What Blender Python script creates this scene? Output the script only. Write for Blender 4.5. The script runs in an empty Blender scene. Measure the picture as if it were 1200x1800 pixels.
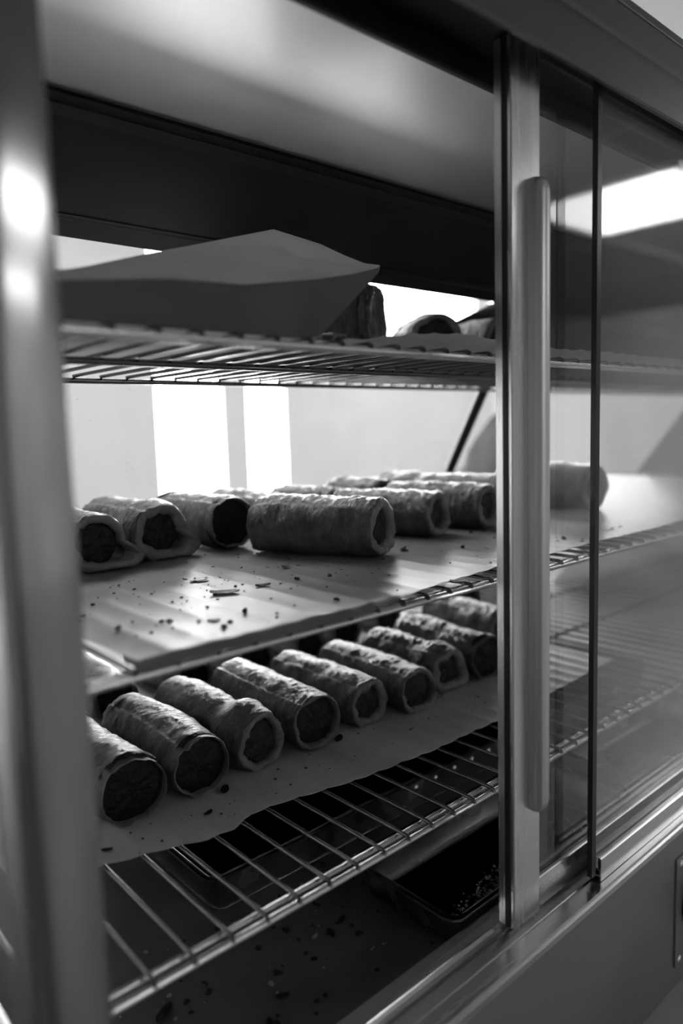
import bpy, bmesh, math, random
from mathutils import Vector, Matrix, noise
C = bpy.context.scene.collection
SC = bpy.context.scene
# ------------------------------------------------------------------ camera
# the origin is the camera; X runs along the cabinet, Y into it, Z up, metres
cam_d = bpy.data.cameras.new('camera'); cam = bpy.data.objects.new('camera', cam_d); C.objects.link(cam)
yaw, pit, rol = .72432395, .1123501, .03071637
F = Vector((math.sin(yaw)*math.cos(pit), math.cos(yaw)*math.cos(pit), -math.sin(pit)))
r_ = Vector((math.cos(yaw), -math.sin(yaw), 0)); d_ = F.cross(r_)
rr = r_*math.cos(rol)+d_*math.sin(rol); dd = -r_*math.sin(rol)+d_*math.cos(rol)
m = Matrix((rr, -dd, -F)).transposed().to_4x4(); cam.matrix_world = m
cam_d.sensor_fit = 'HORIZONTAL'; cam_d.sensor_width = 24; cam_d.lens = 24*1276.95/1200
cam_d.clip_start = .01; cam_d.clip_end = 60
cam_d.dof.use_dof = True; cam_d.dof.focus_distance = .70; cam_d.dof.aperture_fstop = 2.4
SC.camera = cam
# ------------------------------------------------------------------ view and world
SC.view_settings.view_transform = 'Standard'; SC.view_settings.look = 'None'
SC.view_settings.exposure = 0.0; SC.view_settings.gamma = 1; SC.view_settings.use_curve_mapping = False
W = bpy.data.worlds.new('world'); SC.world = W; W.use_nodes = True
W.node_tree.nodes['Background'].inputs[0].default_value = (1, 1, 1, 1)
W.node_tree.nodes['Background'].inputs[1].default_value = .3
E_WINDOW = 24.0      # daylight panes on the customers' side
E_LAMP = 14.5        # added ceiling panels out of view on the customers' side
E_FRONT = 6.4

# ------------------------------------------------------------------ materials
def mat(name, base=.5, rough=.5, metal=0., bump=0., bscale=80, stretch=(1, 1, 1), var=0., vscale=6, rvar=0., spec=.5, trans=0.):
    M = bpy.data.materials.new(name); M.use_nodes = True; n = M.node_tree.nodes; l = M.node_tree.links
    b = n['Principled BSDF']; b.inputs['Base Color'].default_value = (base, base, base, 1)
    b.inputs['Roughness'].default_value = rough; b.inputs['Metallic'].default_value = metal
    b.inputs['Specular IOR Level'].default_value = spec
    tc = n.new('ShaderNodeTexCoord'); mp = n.new('ShaderNodeMapping'); mp.inputs['Scale'].default_value = stretch
    l.new(tc.outputs['Object'], mp.inputs[0])
    if var or rvar:
        t = n.new('ShaderNodeTexNoise'); t.inputs['Scale'].default_value = vscale; t.inputs['Detail'].default_value = 5
        l.new(mp.outputs[0], t.inputs[0])
        if var:
            mr = n.new('ShaderNodeMapRange'); mr.inputs[1].default_value = .3; mr.inputs[2].default_value = .7
            mr.inputs[3].default_value = max(0, base*(1-var)); mr.inputs[4].default_value = min(1, base*(1+var))
            l.new(t.outputs[0], mr.inputs[0])
            l.new(mr.outputs[0], b.inputs['Base Color'])
        if rvar:
            mr = n.new('ShaderNodeMapRange'); mr.inputs[1].default_value = .3; mr.inputs[2].default_value = .7
            mr.inputs[3].default_value = max(.02, rough-rvar); mr.inputs[4].default_value = rough+rvar
            l.new(t.outputs[0], mr.inputs[0]); l.new(mr.outputs[0], b.inputs['Roughness'])
    if bump:
        t = n.new('ShaderNodeTexNoise'); t.inputs['Scale'].default_value = bscale; t.inputs['Detail'].default_value = 6
        l.new(mp.outputs[0], t.inputs[0])
        bp = n.new('ShaderNodeBump'); bp.inputs['Strength'].default_value = bump; bp.inputs['Distance'].default_value = .002
        l.new(t.outputs[0], bp.inputs['Height']); l.new(bp.outputs[0], b.inputs['Normal'])
    if trans:
        out = n['Material Output']; tr = n.new('ShaderNodeBsdfTranslucent'); tr.inputs[0].default_value = (base, base, base, 1)
        mx = n.new('ShaderNodeMixShader'); mx.inputs[0].default_value = trans
        l.new(b.outputs[0], mx.inputs[1]); l.new(tr.outputs[0], mx.inputs[2]); l.new(mx.outputs[0], out.inputs[0])
    return M

def glass_mat(name, dirt, refl, tint=.95, dirt_scale=5, rough=.03):
    M = bpy.data.materials.new(name); M.use_nodes = True; n = M.node_tree.nodes; l = M.node_tree.links
    n.remove(n['Principled BSDF']); out = n['Material Output']
    tr = n.new('ShaderNodeBsdfTransparent'); tr.inputs[0].default_value = (tint, tint, tint, 1)
    gl = n.new('ShaderNodeBsdfGlossy'); gl.inputs['Roughness'].default_value = rough; gl.inputs[0].default_value = (1, 1, 1, 1)
    # reflectance of a thin pane by Schlick's formula, the same from both sides
    ge = n.new('ShaderNodeNewGeometry'); dt = n.new('ShaderNodeVectorMath'); dt.operation = 'DOT_PRODUCT'
    l.new(ge.outputs['Incoming'], dt.inputs[0]); l.new(ge.outputs['Normal'], dt.inputs[1])
    def mth(op, a, b=None):
        q = n.new('ShaderNodeMath'); q.operation = op; l.new(a, q.inputs[0])
        if b is not None: q.inputs[1].default_value = b
        return q
    ab = mth('ABSOLUTE', dt.outputs['Value']); iv = mth('MULTIPLY', ab.outputs[0], -1.); iv2 = mth('ADD', iv.outputs[0], 1.)
    pw = mth('POWER', iv2.outputs[0], 5.); sm = mth('MULTIPLY', pw.outputs[0], .96); sa = mth('ADD', sm.outputs[0], .04)
    mu = mth('MULTIPLY', sa.outputs[0], refl); mu.use_clamp = True
    mx = n.new('ShaderNodeMixShader'); l.new(mu.outputs[0], mx.inputs[0]); l.new(tr.outputs[0], mx.inputs[1]); l.new(gl.outputs[0], mx.inputs[2])
    df = n.new('ShaderNodeBsdfDiffuse'); df.inputs[0].default_value = (.8, .8, .8, 1)
    tl = n.new('ShaderNodeBsdfTranslucent'); tl.inputs[0].default_value = (.8, .8, .8, 1)
    m0 = n.new('ShaderNodeMixShader'); m0.inputs[0].default_value = .5; l.new(df.outputs[0], m0.inputs[1]); l.new(tl.outputs[0], m0.inputs[2])
    tc = n.new('ShaderNodeTexCoord'); nz = n.new('ShaderNodeTexNoise'); nz.inputs['Scale'].default_value = dirt_scale; nz.inputs['Detail'].default_value = 6
    l.new(tc.outputs['Object'], nz.inputs[0])
    mr = n.new('ShaderNodeMapRange'); mr.inputs[1].default_value = .35; mr.inputs[2].default_value = .75; mr.inputs[3].default_value = dirt*.4; mr.inputs[4].default_value = dirt*1.7
    l.new(nz.outputs[0], mr.inputs[0])
    # small dried specks
    vz = n.new('ShaderNodeTexVoronoi'); vz.inputs['Scale'].default_value = 90; l.new(tc.outputs['Object'], vz.inputs[0])
    lt = n.new('ShaderNodeMath'); lt.operation = 'LESS_THAN'; lt.inputs[1].default_value = .10; l.new(vz.outputs[0], lt.inputs[0])
    nz2 = n.new('ShaderNodeTexNoise'); nz2.inputs['Scale'].default_value = 9; l.new(tc.outputs['Object'], nz2.inputs[0])
    gt = n.new('ShaderNodeMath'); gt.operation = 'GREATER_THAN'; gt.inputs[1].default_value = .58; l.new(nz2.outputs[0], gt.inputs[0])
    an = n.new('ShaderNodeMath'); an.operation = 'MULTIPLY'; l.new(lt.outputs[0], an.inputs[0]); l.new(gt.outputs[0], an.inputs[1])
    sc = n.new('ShaderNodeMath'); sc.operation = 'MULTIPLY_ADD'; sc.inputs[1].default_value = .22; l.new(an.outputs[0], sc.inputs[0]); l.new(mr.outputs[0], sc.inputs[2])
    m2 = n.new('ShaderNodeMixShader'); l.new(sc.outputs[0], m2.inputs[0]); l.new(mx.outputs[0], m2.inputs[1]); l.new(m0.outputs[0], m2.inputs[2])
    l.new(m2.outputs[0], out.inputs[0])
    return M

def emis(name, s, var=0., vscale=2.):
    M = bpy.data.materials.new(name); M.use_nodes = True; n = M.node_tree.nodes; l = M.node_tree.links
    n.remove(n['Principled BSDF']); e = n.new('ShaderNodeEmission'); e.inputs[1].default_value = s
    l.new(e.outputs[0], n['Material Output'].inputs[0])
    if var:
        tc = n.new('ShaderNodeTexCoord'); nz = n.new('ShaderNodeTexNoise'); nz.inputs['Scale'].default_value = vscale; nz.inputs['Detail'].default_value = 2
        l.new(tc.outputs['Object'], nz.inputs[0]); mr = n.new('ShaderNodeMapRange'); mr.inputs[1].default_value = .3; mr.inputs[2].default_value = .7
        mr.inputs[3].default_value = 1-var; mr.inputs[4].default_value = 1+var; l.new(nz.outputs[0], mr.inputs[0]); l.new(mr.outputs[0], e.inputs[0])
    return M

STEEL = mat('brushed_steel', .88, .27, 1, bump=.02, bscale=60, stretch=(8, 8, .4), rvar=.05, vscale=9)
FASCIAM = mat('fascia_steel', .15, .35, 1, bump=.02, bscale=50, stretch=(.5, 10, 10), rvar=.06, vscale=9)
STEELX = mat('brushed_steel_lengthwise', .8, .25, 1, bump=.02, bscale=50, stretch=(.5, 10, 10), rvar=.06, vscale=9)
POSTM = mat('post_steel', .40, .13, 1, bump=.015, bscale=12, rvar=.03, vscale=9)
PANEL = mat('steel_panel', .40, .52, 1, bump=.03, bscale=30, rvar=.08, vscale=7)
CEILM = mat('hood_inner_sheet', .92, .42, .6, bump=.02, bscale=25)
DARKM = mat('dark_steel', .03, .45, .6, var=.2, vscale=12)
BLACKM = mat('black_coating', .014, .45, 0)
CHROME = mat('wire_chrome', .88, .22, 1, bump=.1, bscale=200)
OLDWIRE = mat('dulled_wire', .16, .22, 1, bump=.15, bscale=250)
FLOORM = mat('cabinet_floor_sheet', .11, .6, 0, bump=.05, bscale=50, var=.25, vscale=12)
PANM = mat('pan_steel', .42, .22, 1, rvar=.08, vscale=15)
HANDLE = mat('handle_alloy', .75, .38, 1, rvar=.05, vscale=30, stretch=(1, 1, .2))
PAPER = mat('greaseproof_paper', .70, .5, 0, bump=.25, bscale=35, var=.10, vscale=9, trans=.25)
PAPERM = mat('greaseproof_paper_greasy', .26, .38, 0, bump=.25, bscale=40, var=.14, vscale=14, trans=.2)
BAGM = mat('bag_paper', .80, .7, 0, bump=.35, bscale=22, var=.06, vscale=8, trans=.35)
BAGF = mat('bag_paper_folded_double', .13, .7, 0, bump=.3, bscale=22, var=.06, vscale=8)  # shade on the bag's front face put into the colour, against its bright top
FILL2 = mat('bread_filling', .09, .6, 0, bump=1, bscale=200, var=.7, vscale=70)
FILL = mat('sausage_filling', .020, .5, 0, spec=.3, bump=1, bscale=260, var=.75, vscale=90)
CHAR = mat('charred_filling', .006, .5, 0, spec=.3, bump=1, bscale=240, var=.9, vscale=130)
CRUMBD = mat('dark_crumb', .008, .6, 0)
CRUMBL = mat('pale_crumb', .30, .6, 0)
GLASS = glass_mat('sliding_door_glass', .026, 1.35)
GLASSR = glass_mat('display_glass', .035, .9, .97, 4)
GEDGE = mat('glass_edge', .03, .3, 0)
WALLM = mat('wall_paint', .70, .7, 0, var=.05, vscale=2)
WALLF = mat('service_wall_paint', .5, .7, 0, var=.3, vscale=.9)
CEILROOM = mat('ceiling_tile', .20, .8, 0)
FLOORR = mat('floor_vinyl', .27, .35, 0, var=.2, vscale=3)
COUNTER = mat('counter_top', .42, .4, 0, var=.1, vscale=20)
RUBBER = mat('black_plastic', .015, .35, 0)
FLAKE = mat('pale_flake', .5, .5, 0, var=.15, vscale=60, trans=.35)
CLOTH = mat('pale_crust', .08, .8, 0, bump=.6, bscale=20, var=.4, vscale=9)

def pastry_mat(name, base, rough=.42, bright=1.9):
    M = bpy.data.materials.new(name); M.use_nodes = True; n = M.node_tree.nodes; l = M.node_tree.links
    b = n['Principled BSDF']; b.inputs['Roughness'].default_value = rough; b.inputs['Specular IOR Level'].default_value = .7
    b.inputs['Coat Weight'].default_value = .8; b.inputs['Coat Roughness'].default_value = .25
    tc = n.new('ShaderNodeTexCoord')
    a = n.new('ShaderNodeTexNoise'); a.inputs['Scale'].default_value = 45; a.inputs['Detail'].default_value = 8; a.inputs['Roughness'].default_value = .65
    l.new(tc.outputs['Object'], a.inputs[0])
    mr = n.new('ShaderNodeMapRange'); mr.inputs[1].default_value = .35; mr.inputs[2].default_value = .7
    mr.inputs[3].default_value = base*.35; mr.inputs[4].default_value = base*bright; l.new(a.outputs[0], mr.inputs[0]); l.new(mr.outputs[0], b.inputs['Base Color'])
    mp = n.new('ShaderNodeMapping'); mp.inputs['Scale'].default_value = (1, 2.6, 1); mp.inputs['Rotation'].default_value = (0, 0, .35); l.new(tc.outputs['Object'], mp.inputs[0])
    w = n.new('ShaderNodeTexNoise'); w.inputs['Scale'].default_value = 95; w.inputs['Detail'].default_value = 7; w.inputs['Roughness'].default_value = .6; w.inputs['Distortion'].default_value = .8
    l.new(mp.outputs[0], w.inputs[0])
    bp = n.new('ShaderNodeBump'); bp.inputs['Strength'].default_value = 1; bp.inputs['Distance'].default_value = .0050
    l.new(w.outputs[0], bp.inputs['Height']); l.new(bp.outputs[0], b.inputs['Normal']); l.new(bp.outputs[0], b.inputs['Coat Normal'])
    return M
PASTRY = pastry_mat('baked_pastry', .072, .38)
PASTRYP = pastry_mat('baked_pastry_pale', .092, .40)
RIM = mat('pale_dough', .19, .55, 0, bump=.6, bscale=150, var=.35, vscale=60)

# ------------------------------------------------------------------ helpers
def tag(o, label=None, cat=None, group=None, kind=None):
    if label: o['label'] = label
    if cat: o['category'] = cat
    if group: o['group'] = group
    if kind: o['kind'] = kind
    return o
def empty(name, loc=(0, 0, 0), rz=0, label=None, cat=None, group=None):
    o = bpy.data.objects.new(name, None); C.objects.link(o); o.location = loc; o.rotation_euler = (0, 0, rz); o.empty_display_size = .02
    return tag(o, label, cat, group)
def obj(name, bm, mt, parent=None, smooth=False, loc=None):
    me = bpy.data.meshes.new(name); bmesh.ops.recalc_face_normals(bm, faces=bm.faces[:]); bm.to_mesh(me); bm.free()
    me.materials.append(mt)
    if smooth: me.polygons.foreach_set('use_smooth', [True]*len(me.polygons))
    if smooth: me.set_sharp_from_angle(angle=math.radians(smooth if smooth > 1 else 50))
    o = bpy.data.objects.new(name, me); C.objects.link(o)
    if parent: o.parent = parent
    if loc: o.location = loc
    return o
def box(bm, x0, x1, y0, y1, z0, z1, bev=0):
    vs = [bm.verts.new((x, y, z)) for x in (x0, x1) for y in (y0, y1) for z in (z0, z1)]
    fs = [bm.faces.new([vs[i] for i in q]) for q in ((0, 1, 3, 2), (4, 6, 7, 5), (0, 4, 5, 1), (2, 3, 7, 6), (0, 2, 6, 4), (1, 5, 7, 3))]
    if bev:
        es = set(e for f in fs for e in f.edges)
        bmesh.ops.bevel(bm, geom=list(es), offset=bev, segments=2, affect='EDGES', profile=.6)
    return bm
def bx(*a, bev=0):
    bm = bmesh.new(); return box(bm, *a, bev=bev)
def prism(poly, a0, a1, axis='x', bev=0):
    """extrude a closed polygon given in the other two axes"""
    bm = bmesh.new()
    def P(p, a): return {'x': (a, p[0], p[1]), 'y': (p[0], a, p[1]), 'z': (p[0], p[1], a)}[axis]
    A = [bm.verts.new(P(p, a0)) for p in poly]; B = [bm.verts.new(P(p, a1)) for p in poly]
    n = len(poly)
    for i in range(n): bm.faces.new((A[i], A[(i+1) % n], B[(i+1) % n], B[i]))
    bm.faces.new(A); bm.faces.new(B[::-1])
    if bev: bmesh.ops.bevel(bm, geom=bm.edges[:], offset=bev, segments=2, affect='EDGES')
    return bm
def tube(bm, pts, r, seg=8):
    pts = [Vector(p) for p in pts]; rings = []
    for i, p in enumerate(pts):
        t = (pts[min(i+1, len(pts)-1)]-pts[max(i-1, 0)]).normalized()
        u = t.cross(Vector((0, 0, 1)))
        if u.length < .05: u = t.cross(Vector((1, 0, 0)))
        u.normalize(); v = t.cross(u)
        rings.append([bm.verts.new(p+r*(u*math.cos(a)+v*math.sin(a))) for a in [2*math.pi*k/seg for k in range(seg)]])
    for a, b in zip(rings, rings[1:]):
        for k in range(seg): bm.faces.new((a[k], a[(k+1) % seg], b[(k+1) % seg], b[k]))
    bm.faces.new(rings[0]); bm.faces.new(rings[-1][::-1]); return bm
def sheet(fn, nu, nv, th=.0006):
    """closed thin sheet; fn(u,v)->Vector"""
    bm = bmesh.new()
    T = [[bm.verts.new(fn(i/nu, j/nv)) for j in range(nv+1)] for i in range(nu+1)]
    B = [[bm.verts.new(T[i][j].co-Vector((0, 0, th))) for j in range(nv+1)] for i in range(nu+1)]
    for i in range(nu):
        for j in range(nv):
            bm.faces.new((T[i][j], T[i+1][j], T[i+1][j+1], T[i][j+1])); bm.faces.new((B[i][j], B[i][j+1], B[i+1][j+1], B[i+1][j]))
    for i in range(nu):
        bm.faces.new((T[i][0], B[i][0], B[i+1][0], T[i+1][0])); bm.faces.new((T[i][nv], T[i+1][nv], B[i+1][nv], B[i][nv]))
    for j in range(nv):
        bm.faces.new((T[0][j], T[0][j+1], B[0][j+1], B[0][j])); bm.faces.new((T[nu][j], B[nu][j], B[nu][j+1], T[nu][j+1]))
    return bm
def struct(name, bm, mt, parent=None):
    o = obj(name, bm, mt, parent)
    if not parent: o['kind'] = 'structure'
    return o
def lerp(tab, x):
    if x <= tab[0][0]: return tab[0][1]
    for (a, b), (c, d) in zip(tab, tab[1:]):
        if x <= c: return b+(d-b)*(x-a)/(c-a)
    return tab[-1][1]

# ------------------------------------------------------------------ the room
X0, X1, Y0, Y1, ZF, ZC = -3., 8., -6.5, 3.0, -1.4, 1.2
struct('floor', bx(X0, X1, Y0, Y1, ZF-.1, ZF), FLOORR)
struct('ceiling', bx(X0, X1, Y0, Y1, ZC, ZC+.1), CEILROOM)
struct('wall_left', bx(X0-.1, X0, Y0, Y1, ZF, ZC), WALLF)
struct('wall_right', bx(X1, X1+.1, Y0, Y1, ZF, ZC), WALLF)
struct('wall_front', bx(X0-.1, X1+.1, Y0-.1, Y0, ZF, ZC), WALLF)
# customers' side wall with openings for the windows
WIN = [(1.57, 1.915, -1.30, 1.10, 1.0, 0), (2.06, 2.29, -1.30, 1.10, 1.0, 0), (2.56, 3.86, .27, 1.10, 1.0, 0), (4.04, 7.9, -1.30, .24, .036, 0)]
bm = bmesh.new(); px = X0-.1
for (a, b, z0, z1, e, v) in WIN:
    box(bm, px, a, Y1, Y1+.12, ZF, ZC); box(bm, a, b, Y1, Y1+.12, ZF, z0); box(bm, a, b, Y1, Y1+.12, z1, ZC); px = b
box(bm, px, X1+.1, Y1, Y1+.12, ZF, ZC)
bmW = bm
for i, (a, b, z0, z1, e, v) in enumerate(WIN):
    w = struct('window_%d' % (i+1), bx(a, b, Y1+.05, Y1+.07, z0, z1), emis('daylight_pane_%d' % i, E_WINDOW*e, v))
    f = bmesh.new(); t = .03
    box(f, a, b, Y1+.0, Y1+.05, z0, z0+t); box(f, a, b, Y1, Y1+.05, z1-t, z1)
    struct('window_frame', f, WALLM, w)
w = struct('window_5', bx(2.55, 2.99, Y1-.012, Y1-.002, -1.30, -.92), emis('daylight_pane_low', E_WINDOW*.7))  # added glowing panel, kept out of view, for a bright streak on the hood ceiling
# added glowing band, mostly hidden, to light the roll tops from the right
w = struct('window_6', bx(4.04, 7.9, Y1-.012, Y1-.002, .27, 1.10), emis('daylight_pane_high', E_WINDOW))
struct('wall_back', bmW, WALLM)
# seams of the ceiling tiles
k = 0
for yy in (-1.8, -.6, .6, 1.8):
    k += 1; struct('trim_%d' % k, bx(X0, X1, yy-.006, yy+.006, ZC-.004, ZC), WALLF)
for xx in (-.6, .6, 1.8, 3.0, 4.8, 6.0):
    k += 1; struct('trim_%d' % k, bx(xx-.006, xx+.006, Y0, Y1, ZC-.004, ZC), WALLF)
# ceiling lamps
def lamp(x0, x1, y0, y1, e, label):
    L = empty('ceiling_lamp', ((x0+x1)/2, (y0+y1)/2, ZC), 0, label, 'ceiling lamp', 'ceiling lamp panels')
    a, b = (x1-x0)/2, (y1-y0)/2
    f = bmesh.new()
    for q in ((-a, a, -b, -b+.02), (-a, a, b-.02, b), (-a, -a+.02, -b, b), (a-.02, a, -b, b)): box(f, *q, -.03, 0)
    obj('lamp_frame', f, WALLM, L)
    obj('diffuser', bx(-a+.02, a-.02, -b+.02, b-.02, -.022, -.012), emis('lamp_diffuser', e), L)
lamp(3.55, 4.45, -1.75, -.9, E_FRONT, 'bright ceiling panel lamp mirrored in the right sliding door glass')
lamp(.9, 1.9, -3.5, -2.85, E_FRONT*1.4, 'ceiling panel lamp whose larger glow shows on the left steel post')
lamp(1.2, 2.4, -5.6, -4.9, E_FRONT*1.4, 'far ceiling panel lamp whose smaller glow shows on the left steel post')
lamp(.2, 1.4, 1.5, 2.1, E_LAMP, 'ceiling panel lamp on the customer side, left above the cabinet')  # this lamp and the next are added out of view to light the far wall
lamp(2.6, 3.8, 1.5, 2.1, E_LAMP, 'ceiling panel lamp on the customer side, right above the cabinet')
# counter
ct = obj('counter', bx(-.4, 2.4, -.02+.2, 1.35, -.672, -.632, bev=.003), COUNTER); tag(ct, 'pale grey counter top under the steel food cabinet', 'counter')
cb = obj('counter_cabinet', bx(-.35, 2.35, .26, 1.3, ZF, -.672), WALLF); tag(cb, 'grey base cabinet carrying the counter top', 'cabinet')

# ------------------------------------------------------------------ the heated cabinet
CB = empty('food_display_cabinet', (0, 0, 0), 0, 'stainless steel heated food display cabinet with sliding glass service doors', 'display cabinet')
XL, XR = .02, 1.90
def gy(z): return .61+.8*(.28-z)       # slanted display glass
# base panel and sill
obj('base_panel', bx(XL, XR, .325, .337, -.631, -.4505, bev=.001), PANEL, CB)
obj('base_box', bx(XL, XR, .345, 1.22, -.631, -.484), DARKM, CB)
sill = obj('sill', prism([(.3225, -.4495), (.3225, -.4440), (.3245, -.4425), (.3265, -.4418), (.3405, -.4418), (.3415, -.4432), (.3425, -.4475), (.3445, -.4480),
     (.3465, -.4462), (.3560, -.4440), (.3610, -.4450), (.3640, -.4438), (.3660, -.4412), (.3680, -.4418), (.3840, -.4425), (.3845, -.480), (.3700, -.480), (.3400, -.4500)], XL, XR), STEELX, CB)
obj('sill_seam', bx(XL, XR, .3244, .330, -.4512, -.4494), BLACKM, CB)
obj('floor_pan', prism([(.3846, -.478), (.3846, -.482), (1.21, -.482), (1.21, -.478)], XL, XR), FLOORM, CB)
# header
obj('header_fascia', prism([(.325, .2815), (.3265, .280), (.330, .280), (.330, .318), (.380, .318), (.380, .345), (.3215, .345), (.3215, .3215), (.325, .3195)], XL, XR), FASCIAM, CB)
obj('header_top', bx(XL, XR, .3205, .64, .345, .3525, bev=.001), FASCIAM, CB)
obj('hood_back', bx(XL, XR, .6090, .640, .2800, .345), DARKM, CB)
obj('header_cavity', bx(XL, XR, .3802, .3995, .304, .345), BLACKM, CB)
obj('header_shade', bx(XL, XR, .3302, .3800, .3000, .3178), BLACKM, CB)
obj('header_lip', prism([(.391, .2815), (.393, .280), (.397, .280), (.397, .3035), (.391, .3035)], XL, XR), DARKM, CB)
obj('hood_ceiling', bx(XL, XR, .3972, .6085, .2805, .284), CEILM, CB)
# rear lintel on the slant, and its folded edge
def slant(z0, z1, off0, off1, x0=XL, x1=XR):
    n = Vector((0, 1, .8)).normalized()
    P = lambda z, o: (gy(z)-n.y*o, z-n.z*o)
    return prism([P(z0, off0), P(z1, off0), P(z1, off1), P(z0, off1)], x0, x1)
obj('rear_lintel', slant(.2803, .203, .000, .010), DARKM, CB)
obj('lintel_ridge', slant(.275, .268, .010, .013), BLACKM, CB)
obj('lintel_edge', slant(.2025, .190, .0, .014), DARKM, CB)
obj('lintel_groove', slant(.2055, .2028, .0102, .012), BLACKM, CB)
obj('display_glass', slant(.1898, -.4775, .004, .009, XL+.004, XR-.004), GLASSR, CB)
# slanted black strut on the display glass
bm = bmesh.new(); d = Vector((.035, .093, -.116)); p0 = Vector((1.014, .796-.012, .048-.010)); ts = [(-1.2), 4.1]
tube(bm, [p0+d*t for t in ts], .0085, 8); obj('glass_strut', bm, BLACKM, CB, True)
# end panels
obj('end_panel', prism([(.345, -.4830), (.345, .300), (.61, .300), (1.2, -.4830)], XR, XR+.004), PANEL, CB)
obj('end_panel', prism([(.345, -.4830), (.345, .300), (.61, .300), (1.2, -.4830)], XL-.004, XL), PANEL, CB)
# near corner post, a rounded steel section in front of the left end
pp = []
for (cx, cy, a0) in ((.1265, .3310, -90), (.1225, .384, 0), (.1030, .384, 90), (.1035, .3370, 180)):
    R = .0025 if cx > .126 else (.0085 if cy < .35 else .004)
    for q in range(7):
        a = math.radians(a0+q*15); pp.append((cx+R*math.cos(a), cy+R*math.sin(a)))
post = obj('corner_post', prism(pp, -.4445, .300, 'z'), POSTM, CB, True)
# left sliding door beyond the post
D0 = empty('sliding_door'); D0.parent = CB; D0['label'] = 'left sliding door mostly hidden by the near corner post'
obj('stile', bx(.030, .060, .3475, .3625, -.4395, .2980, bev=.001), STEEL, D0)
# inner sliding door with handle
D1 = empty('sliding_door'); D1.parent = CB; D1['label'] = 'inner sliding door with upright steel stile and long rounded handle'
st = bmesh.new()
poly = [(.4975, .3515), (.4985, .3505), (.5360, .3505), (.5370, .3515), (.5370, .3655), (.5360, .3665), (.5045, .3665), (.5045, .3640), (.5015, .3640), (.5015, .3665), (.4975, .3665)]
obj('stile', prism(poly, -.4405, .2975, 'z'), STEEL, D1)
obj('stile_groove', bx(.4962, .4976, .3545, .3590, -.4405, .2975), BLACKM, D1)
hb = bmesh.new()
N = 14; z0, z1 = -.341, .198; cxh, wh = .5290, .0095
rows = [(z0, .0), (z0+.002, .55), (z0+.006, .85), (z0+.012, 1), (z1-.012, 1), (z1-.006, .85), (z1-.002, .55), (z1, .0)]
rg = []
for z, s in rows:
    s = max(s, .02)
    pts = []
    for q in range(N+1):
        a = math.pi*q/N
        pts.append(hb.verts.new((cxh-wh*(.3+.7*s)*math.cos(a) if s > .03 else cxh-wh*.25*math.cos(a), .3504-.0125*(s**.6)*(abs(math.sin(a))**.55), z)))
    rg.append(pts)
for a, b in zip(rg, rg[1:]):
    for q in range(N): hb.faces.new((a[q], a[q+1], b[q+1], b[q]))
    hb.faces.new((a[0], b[0], b[N], a[N]))
hb.faces.new(rg[0]); hb.faces.new(rg[-1][::-1])
obj('handle', hb, HANDLE, D1, True)
obj('glass_pane', bx(.5372, 1.80, .3565, .3605, -.4130, .2970), GLASS, D1)
obj('bottom_rail', prism([(.3525, -.4400), (.3525, -.4125), (.3535, -.4115), (.3562, -.4115), (.3562, -.4345), (.3609, -.4345), (.3609, -.4115), (.3645, -.4115), (.3645, -.4400)], .5395, 1.80), STEELX, D1)
# outer sliding door: bare glass edge and hollow bottom rail
D2 = empty('sliding_door'); D2.parent = CB; D2['label'] = 'outer sliding door with bare dark glass edge and hollow bottom rail'
obj('glass_pane', bx(.6102, 1.85, .3365, .3410, -.4220, .2975), GLASS, D2)
obj('glass_edge', bx(.6030, .6100, .3362, .3413, -.4340, .2975), GEDGE, D2)
obj('bottom_rail', prism([(.3330, -.4412), (.3330, -.4190), (.3342, -.4180), (.3362, -.4180), (.3362, -.4290), (.3413, -.4290), (.3413, -.4180), (.3450, -.4180), (.3450, -.4412), (.3435, -.4412),
     (.3435, -.4310), (.3345, -.4310), (.3345, -.4412)], .6145, 1.85), STEELX, D2)
obj('rail_web', bx(.6150, 1.84, .3346, .3434, -.4372, -.4360), STEELX, D2)
# control plate on the base panel
cp = obj('control_plate', bx(.7600, .880, .3225, .3249, -.607, -.4790, bev=.0008), PANEL, CB)
for (sx, sz) in ((.7685, -.4865), (.7685, -.6000), (.872, -.4865), (.872, -.6000)):
    s = bmesh.new()
    for zz, rr2 in ((.3225, .0045), (.3212, .0042), (.3205, .0028)): pass
    prof = [(.0, .0), (.0046, .0), (.0044, -.0009), (.0030, -.0018), (.0, -.0022)]
    rings = []
    for r0, y0 in prof[1:]:
        rings.append([s.verts.new((sx+max(r0, 1e-4)*math.cos(a), .3225+y0, sz+max(r0, 1e-4)*math.sin(a))) for a in [2*math.pi*k/14 for k in range(14)]])
    for a, b in zip(rings, rings[1:]):
        for k in range(14): s.faces.new((a[k], a[(k+1) % 14], b[(k+1) % 14], b[k]))
    s.faces.new(rings[-1])
    obj('screw', s, CHROME, cp, True)
kb = bmesh.new(); rings = []
for r0, y0 in ((.034, .3225), (.034, .3165), (.030, .3155), (.026, .303), (.024, .301), (.0001, .301)):
    rings.append([kb.verts.new((.808+r0*math.cos(a), y0, -.541+r0*math.sin(a))) for a in [2*math.pi*k/32 for k in range(32)]])
for a, b in zip(rings, rings[1:]):
    for k in range(32): kb.faces.new((a[k], a[(k+1) % 32], b[(k+1) % 32], b[k]))
box(kb, .8045, .8115, .296, .3012, -.565, -.517)
obj('knob', kb, RUBBER, cp, True)

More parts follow.
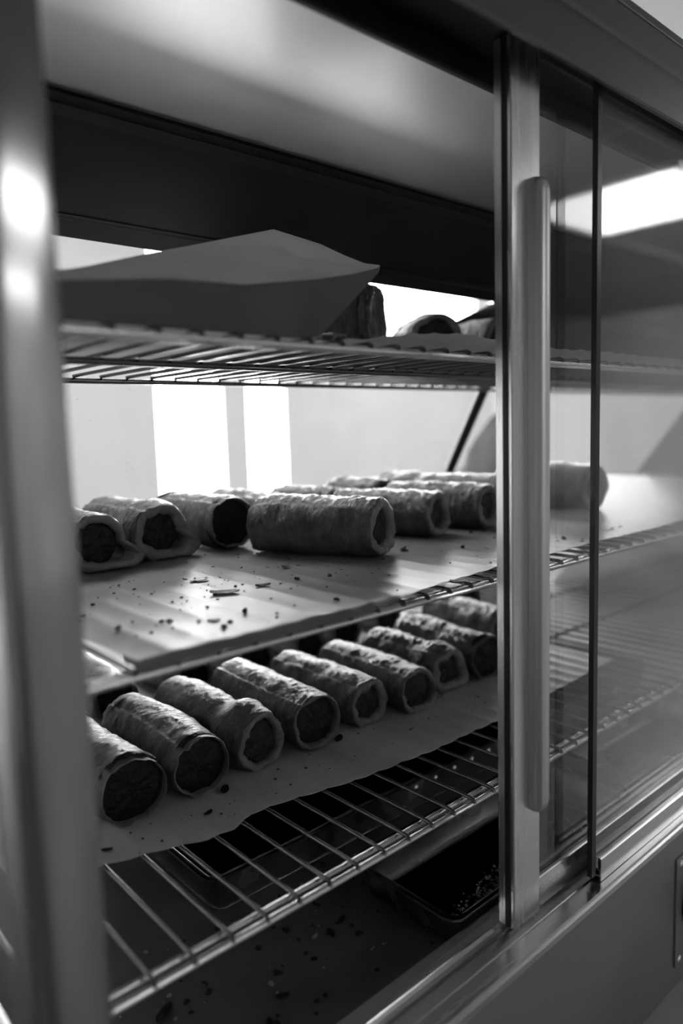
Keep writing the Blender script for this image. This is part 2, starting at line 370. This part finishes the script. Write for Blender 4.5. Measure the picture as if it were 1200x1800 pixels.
# ------------------------------------------------------------------ wire shelves
SP = .0291
def shelf(zc, yb, label, hooks=True, y_mid=(.545,), mt=OLDWIRE):
    S = empty('wire_shelf', (0, 0, zc), 0, label, 'shelf', 'wire shelves in the cabinet')
    xa, xb = .105, 1.885
    def rail(y, r, z=0, name='rail', m=CHROME):
        b = bmesh.new(); tube(b, [(xa, y, z), (xb, y, z)], r, 12); obj(name, b, m, S, True)
    rail(.4000, .0029); rail(.4115, .0021, -.0004)
    for y in y_mid: rail(y, .0030, -.001, m=mt)
    rail(yb, .0030, 0, m=mt)
    for x in (xa, xb):
        b = bmesh.new(); tube(b, [(x, .4, 0), (x, yb, 0)], .0029, 10); obj('side_rail', b, CHROME, S, True)
    wb = bmesh.new(); tube(wb, [(0, .3978, .0010), (0, .3985, .0033), (0, .4005, .0045), (0, .404, .0046), (0, (.404+yb)/2, .0044), (0, yb+.001, .0046)], .00178, 8)
    w0 = obj('wire', wb, mt, S, True)
    n = 0; x = .184-2*SP
    while x < xb-.01:
        w = w0 if n == 0 else w0.copy()
        if n: C.objects.link(w); w.parent = S
        w.location = (x, 0, 0); x += SP; n += 1
    return S
ZB, ZM, ZT = -.3450, -.1440, .0590
shelf(ZT, .748, 'top wire shelf seen from below, carrying the folded paper bag')
shelf(ZM, .955, 'middle wire shelf almost covered by crumb strewn paper', y_mid=(.56, .76))
shelf(ZB, .985, 'bottom wire shelf with bare wires in front of the paper', y_mid=(.64, .80))
STOP = .0066   # wire top above the shelf axis

# ------------------------------------------------------------------ papers
def paper(name, zs, front, back, xa, xb, label, mt, amp=.0014, nu=640, nv=40, lip=None, seed=0, right=None):
    def fn(u, v):
        x = xa+(xb-xa)*u; yf = lerp(front, x); y = yf+(back-yf)*v
        if right: x = xa+(right(y)-xa)*u
        z = zs+STOP+.0014+amp*(1-abs(math.sin(math.pi*(x-.184)/SP)))*.9
        z += .0010*noise.noise(Vector((x*14, y*11, seed)))+.0004*noise.noise(Vector((x*50, y*30, seed)))+.0006
        if lip:
            h = lerp(lip, x); e = max(0, 1-v*(back-yf)/(.035 if h > 0 else .006)); z += h*e*e
        return Vector((x, y, z))
    o = obj(name, sheet(fn, nu, nv, .0004), mt, None, True); tag(o, label, 'paper'); return o
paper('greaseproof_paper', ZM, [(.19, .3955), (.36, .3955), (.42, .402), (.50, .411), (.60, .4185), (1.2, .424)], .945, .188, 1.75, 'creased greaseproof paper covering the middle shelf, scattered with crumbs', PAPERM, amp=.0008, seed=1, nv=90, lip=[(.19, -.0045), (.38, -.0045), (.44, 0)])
paper('greaseproof_paper', ZB, [(.19, .540), (.22, .532), (.262, .519), (.29, .508), (.315, .507), (.34, .517), (.37, .514), (.44, .497), (.55, .487), (.68, .486), (.95, .50)], .95, .150, .95,
      'greaseproof paper under the rolls on the bottom shelf, front wires left bare', PAPER, seed=2)
paper('greaseproof_paper', ZT, [(.16, .43), (.36, .43), (.42, .412), (1.2, .412)], .686, .36, 1.75, 'pale paper with curled front edge under the pastries on the top shelf', PAPER, seed=3,
      lip=[(.36, .0), (.40, .002), (.45, .009), (.52, .012), (.60, .007), (.75, .008), (1.2, .006)], nv=60)

# ------------------------------------------------------------------ rolls
RN = 0
def roll(x, y, yaw_deg, L, R, zs, label, group, cls=PASTRY, fillm=FILL, fr=.70, foot=0, flat=1.0, res=(110, 76), seam=2.3, bulge=0, tilt=0, wr=1.0, name='sausage_roll'):
    """front end centre on the paper at x,y; the axis runs back from there"""
    global RN; RN += 1; sd = RN*7.31
    rnd = random.Random(RN)
    T = empty(name, (x, y, zs), -math.radians(yaw_deg), label, 'pastry', group)
    NL, NA = res; bm = bmesh.new(); rings = []
    cz = R*flat*.97
    def prof(t, a):
        yy = t*L
        r = R*(1+.05*noise.noise(Vector((t*3, sd, 0)))+.05*noise.noise(Vector((math.cos(a)*1.1, math.sin(a)*1.1, t*4+sd))))
        r *= 1-.05*(abs(t-.5)*2)**4
        if bulge: r *= 1+bulge*math.exp(-((t-.16)/.10)**2)-bulge*.6*math.exp(-((t-.34)/.07)**2)
        # slanting wrinkles where the pastry was scored and puffed
        w = noise.noise(Vector((math.cos(a)*3.4+sd, math.sin(a)*3.4, t*L*150+a*1.4)))
        w2 = noise.noise(Vector((math.cos(a)*9, math.sin(a)*9+sd, t*L*240)))
        w3 = noise.noise(Vector((math.cos(a)*1.6, math.sin(a)*1.6+sd, t*L*50+3)))
        r += wr*(.0010*w+.0006*w2+.0014*w3)
        # overlap of the wrapped sheet
        da = (a-seam) % (2*math.pi)
        r += .0024*(1-da/(2*math.pi)) if da < 5.9 else .0
        px_, pz = r*math.cos(a), r*flat*math.sin(a)
        if foot:
            low = max(0, -math.sin(a))*max(0, math.cos(a)+.25)
            px_ += foot*low*math.exp(-(t/.16)**2)*1.6
        pz = pz+cz
        if pz < .0035: pz = .0012+(pz)*.1*0+.0006*w2 if pz < .001 else pz*.8
        bend = .004*math.sin(t*math.pi)*(rnd0)
        return px_+bend, yy, max(pz, .0006)
    rnd0 = rnd.uniform(-1, 1)
    for i in range(NL+1):
        t = i/NL
        rings.append([bm.verts.new(prof(t, 2*math.pi*k/NA)) for k in range(NA)])
    for a, b in zip(rings, rings[1:]):
        for k in range(NA): bm.faces.new((a[k], a[(k+1) % NA], b[(k+1) % NA], b[k]))
    def end(ring, sgn, t0):
        prev = ring
        ang = [2*math.pi*k/NA for k in range(NA)]
        g_ = 1-fr
        for (s, dy) in ((1-.12*g_, -.0018), (1-.35*g_, -.0032), (1-.65*g_, -.0028), (1-.92*g_, -.0008), (fr-.012, .004), (fr-.03, .012)):
            cur = []
            for k, a in enumerate(ang):
                v = ring[k].co; jit = 1+(.20*noise.noise(Vector((math.cos(a)*1.6, math.sin(a)*1.6+sd, s*5+t0)))+.06*noise.noise(Vector((math.cos(a)*7, math.sin(a)*7+sd, s*5+t0))))*min(1, (1-s)*4)
                sx = s*jit if s < 1-.2*g_ else s
                cur.append(bm.verts.new((v.x*sx, v.y+sgn*(dy+.0032*noise.noise(Vector((math.cos(a)*2.5, math.sin(a)*2.5, s*3+sd)))+.0014*noise.noise(Vector((math.cos(a)*8, math.sin(a)*8, s*14+sd)))), cz+(v.z-cz)*sx)))
            for k in range(NA):
                f_ = bm.faces.new((prev[k], prev[(k+1) % NA], cur[(k+1) % NA], cur[k]))
                if s < 1-.2*g_: f_.material_index = 1
            prev = cur
        bm.faces.new(prev)
    end(rings[0], 1, 0); end(rings[-1], -1, 9)
    pc = obj('pastry_case', bm, cls, T, 80); pc.data.materials.append(RIM)
    # filling at both ends
    for (yy, sgn) in ((.0, 1), (L, -1)):
        fb = bmesh.new(); rgs = []; NF = 40
        for j, s in enumerate((1.0, .97, .86, .70, .52, .34, .17)):
            ring = []
            for k in range(NF):
                a = 2*math.pi*k/NF; q = (fr+.10)*R*s
                nzz = .0022*noise.noise(Vector((q*math.cos(a)*170, q*math.sin(a)*170, sd)))+.0012*noise.noise(Vector((q*math.cos(a)*420, q*math.sin(a)*420, sd)))
                ring.append(fb.verts.new((q*math.cos(a)*(1+.05*math.sin(3*a+sd)), yy+sgn*((.009 if j == 0 else .0058-.005*math.sqrt(max(0, 1-s*s))))+nzz, cz+q*flat*math.sin(a))))
            rgs.append(ring)
        for a, b in zip(rgs, rgs[1:]):
            for k in range(NF): fb.faces.new((a[k], a[(k+1) % NF], b[(k+1) % NF], b[k]))
        fb.faces.new(rgs[-1]); obj('filling', fb, fillm, T, True)
        if res[0] < 60: break
    return T
SB, SMd, STp = ZB+STOP+.0028, ZM+STOP+.0028, ZT+STOP+.0028
GB, GB2 = 'sausage rolls in the front row of the bottom shelf', 'sausage rolls in the rear row of the bottom shelf'
GM, GM2, GT = 'sausage rolls on the middle shelf', 'sausage rolls at the rear of the middle shelf', 'pastries on the top shelf'
roll(.259, .577, -1, .158, .0300, SB, 'roll with charred black end beside the left post, front row of bottom shelf', GB, fillm=CHAR, fr=.96)
roll(.327, .577, .5, .155, .0290, SB, 'roll with dark gaping end beside the black ended one at the left, bottom shelf', GB, fillm=CHAR, fr=.93)
roll(.396, .579, -1, .168, .0287, SB, 'roll with a puffed hump near its cut end, bottom shelf', GB, PASTRYP, fr=.72, bulge=.16, seam=1.0)
roll(.466, .576, 2, .170, .0308, SB, 'smooth roll with neat round cut end, middle of the bottom shelf', GB, PASTRYP, fr=.82)
roll(.547, .580, 1, .158, .0275, SB, 'narrower roll with small round filling in a wide pale rim, bottom shelf', GB, PASTRYP, fr=.68)
roll(.613, .566, 3, .158, .0278, SB, 'roll with burst lower rim, sixth from the left on the bottom shelf', GB, fr=.80, foot=.007)
roll(.690, .583, 4, .140, .0290, SB, 'knobbly folded roll with sagging pale lip, second from the steel stile on the bottom shelf', GB, PASTRYP, fr=.62, bulge=.12, foot=.012, wr=1.9)
roll(.763, .577, 8, .165, .0300, SB, 'roll with black open end touching the steel stile on the bottom shelf', GB, fillm=CHAR, fr=.93, foot=.010, wr=1.5)
roll(.885, .640, 12, .170, .0300, SB, 'blurred roll half hidden by the steel stile, behind the bottom shelf front row', GB, wr=1.5)
roll(1.00, .80, 10, .160, .0310, SB, 'dim roll seen through the door glass at the right of the bottom shelf', GB)
for (x, y, yw, lb) in ((.232, .745, -4, 'dark rear roll under the left corner of the middle shelf'), (.345, .800, 3, 'rear roll whose dark end shows behind the second front roll'),
                       (.450, .800, -2, 'rear roll behind the smooth roll on the bottom shelf'), (.545, .800, 2, 'rear roll behind the narrower roll on the bottom shelf'),
                       (.640, .800, 0, 'rear roll with glossy rounded end just below the middle shelf edge'), (.725, .815, 4, 'rear roll farthest right whose end peeks above the knobbly roll'),
                       (.83, .83, 4, 'rear roll lying behind the roll that touches the stile')):
    roll(x, y, yw, .135, .0285, SB, lb, GB2, fillm=CHAR, fr=.80, res=(48, 40))
# middle shelf
roll(.292, .700, 3, .150, .0305, SMd, 'roll with wide pastry flap, leftmost on the middle shelf beside the post', GM, fillm=CHAR, fr=.68, foot=.026)
roll(.370, .712, 1, .155, .0320, SMd, 'roll with puffy pale end and pastry flap, second from the left on the middle shelf', GM, PASTRYP, fillm=CHAR, fr=.62, foot=.022, bulge=.08)
roll(.467, .722, 0, .150, .0310, SMd, 'roll with large round blackened end, third from the left on the middle shelf', GM, fillm=CHAR, fr=.92)
roll(.536, .543, -20, .150, .0325, SMd, 'large foremost roll lying nearly side on in the centre of the middle shelf', GM, PASTRYP, fillm=CHAR, fr=.60, foot=.006, wr=1.5, res=(96, 72))
roll(.680, .590, -14, .145, .0285, SMd, 'roll just behind the large foremost one on the middle shelf', GM, fr=.62, foot=.008, wr=1.5)
roll(.775, .585, -10, .150, .0300, SMd, 'roll with boxy dented end beside the stile on the middle shelf', GM, fr=.66, wr=1.5)
roll(.870, .600, -6, .160, .0325, SMd, 'roll partly behind the steel stile on the middle shelf', GM)
roll(1.03, .575, 3, .165, .0365, SMd, 'large dark roll seen through the door glass on the middle shelf', GM)
roll(.575, .785, 3, .150, .0275, SMd, 'roll behind the foremost one at the rear, left part of the rear row', GM2, PASTRYP, res=(56, 40), wr=1.6)
roll(.690, .790, -12, .110, .0270, SMd, 'rear roll with glossy strips on top, set askew behind the others', GM2, res=(56, 40), wr=1.8)
roll(.785, .790, 2, .110, .0300, SMd, 'rear roll showing a bright rim of light, centre of the rear row', GM2, PASTRYP, res=(56, 40), wr=1.8)
roll(.890, .785, 3, .110, .0315, SMd, 'rear roll with shiny ridge left of the stile', GM2, PASTRYP, res=(56, 40), wr=1.8)
# top shelf
roll(.592, .600, -32, .110, .042, STp, 'tall cut pastry roll beside the tip of the paper bag on the top shelf', GT, fillm=FILL2, fr=.95, flat=1.12, seam=4)
roll(.505, .565, -10, .05, .016, STp, 'small pastry end peeking out under the tip of the paper bag', GT, fr=.6, res=(40, 36))
roll(.735, .635, 30, .085, .0400, STp, 'seeded rounded pastry in the centre of the top shelf', GT, fr=.8, seam=3, wr=1.5)
roll(.852, .620, -4, .105, .0400, STp, 'pastry with square dark end beside the steel stile on the top shelf', GT, fr=.7)

# pale loaf and a flat lump beyond
def lump(name, c, s, mt, label, cat, sd, group=None, rz=0):
    bm = bmesh.new(); bmesh.ops.create_icosphere(bm, subdivisions=4, radius=1)
    for v in bm.verts:
        p = v.co.copy(); k = 1+.14*noise.noise(p*1.7+Vector((sd, 0, 0)))+.05*noise.noise(p*5+Vector((sd, 0, 0)))
        v.co = Vector((p.x*s[0]*k, p.y*s[1]*k, max(p.z*k, -.75)*s[2]+.75*s[2]))
    o = obj(name, bm, mt, None, True, c); o.rotation_euler = (0, 0, rz); tag(o, label, cat, group); return o
lump('sack', (1.68, 1.235, -.632), (.20, .085, .372), CLOTH, 'pale bulging sack on the counter beyond the display glass, right of the black strut', 'sack', 3)
lump('flat_pastry', (1.045, .860, SMd), (.085, .030, .030), CLOTH, 'flat lumpy pastry at the foot of the black strut, middle shelf', 'pastry', 9, rz=-.2)

# ------------------------------------------------------------------ folded paper bag on the top shelf
zt = STp
def bag():
    # rows of points from left to right: front foot, front top crease, ridge, back foot
    xs = [.06, .12, .165, .240, .297, .365, .410, .470]
    foot = [(.430, 0), (.430, 0), (.430, 0), (.430, 0), (.430, 0), (.432, 0), (.440, .004), (.468, .068)]
    crease = [(.424, .018), (.426, .020), (.430, .0225), (.430, .0315), (.430, .034), (.432, .0455), (.442, .056), (.470, .0735)]
    ridge = [(.50, .030), (.50, .036), (.50, .045), (.53, .072), (.55, .088), (.56, .1185), (.55, .110), (.480, .0735)]
    xr = [.06, .12, .202, .278, .325, .422, .470, .476]
    back = [(.62, 0), (.62, 0), (.63, 0), (.65, 0), (.66, 0), (.66, 0), (.62, .01), (.49, .069)]
    xb = [.06, .12, .2, .28, .36, .43, .48, .474]
    xf = [.06, .12, .168, .225, .290, .340, .372, .466]
    def row(t):
        i = min(int(t), 6); f = t-i; L_ = lambda A: A[i]*(1-f)+A[i+1]*f
        P = lambda A: (A[i][0]*(1-f)+A[i+1][0]*f, A[i][1]*(1-f)+A[i+1][1]*f)
        a, b, c, d = P(foot), P(crease), P(ridge), P(back)
        return [Vector((L_(xf), a[0], zt+a[1])), Vector((L_(xs), b[0], zt+b[1])), Vector((L_(xr), c[0], zt+c[1])), Vector((L_(xb), d[0], zt+d[1]))]
    bm = bmesh.new(); rows = []; NU, NS = 84, 12
    for i in range(NU+1):
        r = row(7*i/NU*.9999); pts = []
        for s in range(4):
            A, B = r[s], r[(s+1) % 4]
            for j in range(NS):
                p = A.lerp(B, j/NS)
                # soften and crinkle the faces
                if s != 3:
                    k = math.sin(math.pi*j/NS)
                    p += Vector((0, -.0030, .0030))*k*noise.noise(p*18)*2.4+Vector((0, 0, .0055))*k*noise.noise(p*38+Vector((5, 0, 0)))
                pts.append(bm.verts.new(p))
        rows.append(pts)
    n = 4*NS
    for a, b in zip(rows, rows[1:]):
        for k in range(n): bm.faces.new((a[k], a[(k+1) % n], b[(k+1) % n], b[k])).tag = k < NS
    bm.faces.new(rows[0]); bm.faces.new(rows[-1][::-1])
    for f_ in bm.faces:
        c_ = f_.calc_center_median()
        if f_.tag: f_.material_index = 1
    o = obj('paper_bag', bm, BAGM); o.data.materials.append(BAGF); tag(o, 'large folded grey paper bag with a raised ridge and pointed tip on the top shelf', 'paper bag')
    for p in o.data.polygons: p.use_smooth = True
    o.data.set_sharp_from_angle(angle=math.radians(38)) if hasattr(o.data, 'set_sharp_from_angle') else None
    return o
bag()
# dark board behind the pastries on the top shelf
bo = obj('black_board', prism([(.800, zt), (.824, .143), (1.14, .262), (1.80, .262), (1.80, zt)], .690, .699, 'y', bev=.001), BLACKM)
tag(bo, 'black sloping board standing behind the pastries at the right of the top shelf', 'board')

# ------------------------------------------------------------------ steel pan on the cabinet floor
def pan(x0, x1, y0, y1, zr, zb, label, name='steel_pan'):
    T = empty(name, ((x0+x1)/2, (y0+y1)/2, zb), 0, label, 'pan')
    hx, hy = (x1-x0)/2, (y1-y0)/2
    def loop(ins, z, R):
        R = max(R, .002); pts = []
        for (cx, cy, a0) in ((hx-ins-R, hy-ins-R, 0), (-hx+ins+R, hy-ins-R, 90), (-hx+ins+R, -hy+ins+R, 180), (hx-ins-R, -hy+ins+R, 270)):
            for q in range(7):
                a = math.radians(a0+q*15); pts.append((cx+R*math.cos(a), cy+R*math.sin(a), z))
        return pts
    H = zr-zb; bm = bmesh.new(); rg = []
    for ins, z, R in ((.002, H-.003, .014), (0, H-.0015, .015), (.0015, H, .014), (.006, H, .012), (.0075, H-.001, .011), (.009, H-.006, .010), (.013, .006, .012), (.018, .0012, .012), (.020, .001, .012)):
        rg.append([bm.verts.new(p) for p in loop(ins, z, R)])
    inner = rg[-1]
    for ins, z, R in ((.018, 0, .012), (.011, .006, .012), (.0075, H-.006, .010), (.004, H-.003, .012)):
        pass
    for a, b in zip(rg, rg[1:]):
        n = len(a)
        for k in range(n): bm.faces.new((a[k], a[(k+1) % n], b[(k+1) % n], b[k]))
    bm.faces.new(inner)
    geom = bmesh.ops.solidify(bm, geom=bm.faces[:], thickness=-.0007)
    obj('pan_body', bm, PANM, T, True)
    return T
PZ = -.4775
pan(.461, .795, .3865, .530, -.4370, PZ, 'shallow steel pan with rounded corners on the cabinet floor, holding burnt scraps')
pan(.830, 1.16, .3865, .530, -.4370, PZ, 'second steel pan seen dimly through the door glass on the cabinet floor')
pan(.330, 1.25, .58, .98, -.4300, PZ, 'dark rear pan in the shade under the bottom shelf')

# ------------------------------------------------------------------ crumbs
rp = [o for o in bpy.data.objects if o.get('label', '').startswith('dark rear pan')][0]
rv = None
for q in range(7):
    if rv is None:
        b_ = bmesh.new(); bmesh.ops.create_uvsphere(b_, u_segments=12, v_segments=8, radius=.0042)
        for v in b_.verts: v.co.y *= .5
        rv = obj('rivet', b_, CHROME, rp, True)  # small chrome domes in a row along the rear pan
    else:
        rv = rv.copy(); C.objects.link(rv)
    rv.location = (-.79+.62+.036*q, -.2015, .040)
def crumbs(name, pts, mt, label, cat, kind='stuff', group=None):
    bm = bmesh.new(); rd = random.Random(name+label)
    for (x, y, z, s) in pts:
        a = rd.random()*6.28; ex = rd.uniform(.7, 1.6); n = 7
        top = []; bot = []
        for k in range(n):
            b = a+6.283*k/n; r = s*rd.uniform(.6, 1.15)
            px_, py_ = x+r*ex*math.cos(b)*math.cos(a)-r*math.sin(b)*math.sin(a), y+r*ex*math.cos(b)*math.sin(a)+r*math.sin(b)*math.cos(a)
            bot.append(bm.verts.new((px_, py_, z))); top.append(bm.verts.new((x+(px_-x)*.75, y+(py_-y)*.75, z+s*rd.uniform(.25, .8))))
        for k in range(n): bm.faces.new((bot[k], bot[(k+1) % n], top[(k+1) % n], top[k]))
        c = bm.verts.new((x, y, z+s*.7))
        for k in range(n): bm.faces.new((top[k], top[(k+1) % n], c))
        bm.faces.new(bot[::-1])
    o = obj(name, bm, mt); tag(o, label, cat, group, kind); return o
rd = random.Random(5)
zm = SMd-.0002
P = [(rd.uniform(.20, .95), .415+.30*rd.random()**1.0, zm, rd.choice((.0005, .0007, .001, .0014))) for _ in range(150)]
P += [(.20+.6*rd.random()**1.4, .42+.22*rd.random(), zm, rd.choice((.0016, .0022, .0028))) for _ in range(34)]
crumbs('crumbs', P, CRUMBD, 'tiny dark crumbs strewn over the middle shelf paper', 'crumbs')
P = [(rd.gauss(.36, .07), rd.gauss(.56, .05), zm, rd.choice((.0006, .001, .0016))) for _ in range(80)]
crumbs('crumbs', P, CRUMBL, 'pale pastry crumbs on the middle shelf paper in front of the rolls', 'crumbs')
P = [(rd.uniform(.20, .85), rd.uniform(.525, .575), SB-.0002, rd.choice((.0005, .0008, .0013))) for _ in range(90)]
crumbs('crumbs', P, CRUMBD, 'tiny dark crumbs on the bottom shelf paper along the roll ends', 'crumbs')
P = [(rd.uniform(.16, .50), rd.uniform(.392, .60), -.4779, rd.choice((.0008, .0012, .002, .0035))) for _ in range(110)]
crumbs('crumbs', P, CRUMBD, 'dark fallen crumbs on the cabinet floor', 'crumbs')
P = [(rd.uniform(.16, .46), rd.uniform(.392, .60), -.4779, rd.choice((.0008, .0015, .0024))) for _ in range(45)]
crumbs('crumbs', P, CRUMBL, 'pale fallen flakes on the cabinet floor', 'crumbs')
P = []
for _ in range(130):
    t = rd.random(); P.append((.515+.10*t+rd.gauss(0, .006), .415+.02*t+rd.gauss(0, .008), PZ+.0014, rd.choice((.0012, .002, .003, .0045))))
crumbs('burnt_scraps', P, CRUMBD, 'heap of burnt black scraps in the steel pan', 'food scraps')
P = []
for _ in range(60):
    t = rd.random(); P.append((.515+.10*t+rd.gauss(0, .005), .430+.02*t+rd.gauss(0, .003), PZ+.0014, rd.choice((.0008, .0012, .0017))))
crumbs('pale_scraps', P, CRUMBL, 'pale fat scraps along the rear of the burnt heap in the pan', 'food scraps')
def flake(x, y, z, s, mt, label, grp, rz, curl=.5, asp=.5):
    def fn(u, v):
        a = (u-.5)*2; b = (v-.5)*2; w = math.sqrt(max(0.04, 1-a*a))
        p = Vector((a*s, b*s*asp*w, .0007+s*curl*(a*a*.35+.25*b*b)+s*.06*noise.noise(Vector((a*2, b*2, x*50)))))
        return p
    o = obj('pastry_flake', sheet(fn, 14, 8, .0006), mt, None, True, (x, y, z)); o.rotation_euler = (0, 0, rz); tag(o, label, 'pastry flake', grp)
riv = None
GF = 'flakes on the middle shelf paper'
FL = [(395, 1043, .0125, FLAKE, 'large pale curled pastry flake in the centre of the middle shelf paper', -.6, .35),
      (462, 1030, .0070, CRUMBD, 'black twisted scrap beside the large pale flake', -.3, .4),
      (430, 1076, .0040, CRUMBD, 'small upright dark crumb in front of the pale flake', .8, .9),
      (378, 1091, .0038, CRUMBD, 'flat dark square crumb near the paper front', -.4, .2),
      (502, 997, .0065, CRUMBL, 'grey knobbly scrap in front of the large roll', .2, .8),
      (207, 1106, .0045, CRUMBD, 'dark crumb near the left corner of the middle shelf paper', .9, .6),
      (140, 1084, .0045, CRUMBD, 'dark crumb beside the near post on the middle shelf paper', -.6, .3),
      (710, 967, .0085, CRUMBD, 'burnt black scrap against the right end of the large roll', .4, .5),
      (813, 963, .0050, CRUMBD, 'black crumb in front of the boxy ended roll', .5, .8),
      (805, 1022, .0075, PAPER, 'folded scrap of paper lying on the front rail of the middle shelf', -.7, .3),
      (350, 1020, .0100, PAPERM, 'pale thin flake stuck to the paper behind the large flake', .1, .2)]
def ray(px, py): return rr*((px-600)/1276.95)+dd*((py-900)/1276.95)+F
def onz(px, py, z):
    q = ray(px, py); return q*(z/q.z)
for (px_, py_, s, mt_, lb, rz, cu) in FL:
    p = onz(px_, py_, SMd); flake(p.x, p.y, SMd-.0002, s, mt_, lb, GF, rz, cu)
GF2 = 'flakes on the bottom shelf paper'
for (px_, py_, s, mt_, lb, rz) in ((366, 1430, .0050, CRUMBD, 'black crumb on the bottom paper in front of the gaping roll', .3), (595, 1300, .0085, CRUMBD, 'burnt scrap at the foot of the smooth roll end', .6),
                                   (188, 1495, .0045, CRUMBD, 'dark crumb on the bottom paper beside the near post', -.5), (395, 1390, .0080, FILL, 'fallen filling scrap beside the gaping roll end', .9),
                                   (770, 1225, .0120, CRUMBL, 'pale pastry scrap between the burst roll and the knobbly roll', .3)):
    p = onz(px_, py_, SB); flake(p.x, p.y, SB-.0002, s, mt_, lb, GF2, rz, .5)
GF3 = 'burnt flakes on the cabinet floor'
for (px_, py_, s, mt_, lb, rz) in ((600, 1618, .0055, CRUMBD, 'black flake on the cabinet floor, centre of a cluster near the pan', .3), (582, 1642, .0060, CRUMBD, 'black ragged flake on the cabinet floor below the cluster', 1.3),
                                   (497, 1752, .0060, CRUMBD, 'round black crumb on the cabinet floor near the lower edge', -.5), (672, 1576, .0050, CRUMBD, 'black crumb beside the left side of the steel pan', .9),
                                   (290, 1785, .0110, CRUMBD, 'large black scrap at the bottom left of the cabinet floor', .5), (553, 1648, .0045, CRUMBL, 'pale sliver on the cabinet floor beside the black flakes', .3)):
    p = onz(px_, py_, -.478); flake(p.x, p.y, -.4780, s, mt_, lb, GF3, rz, .5)
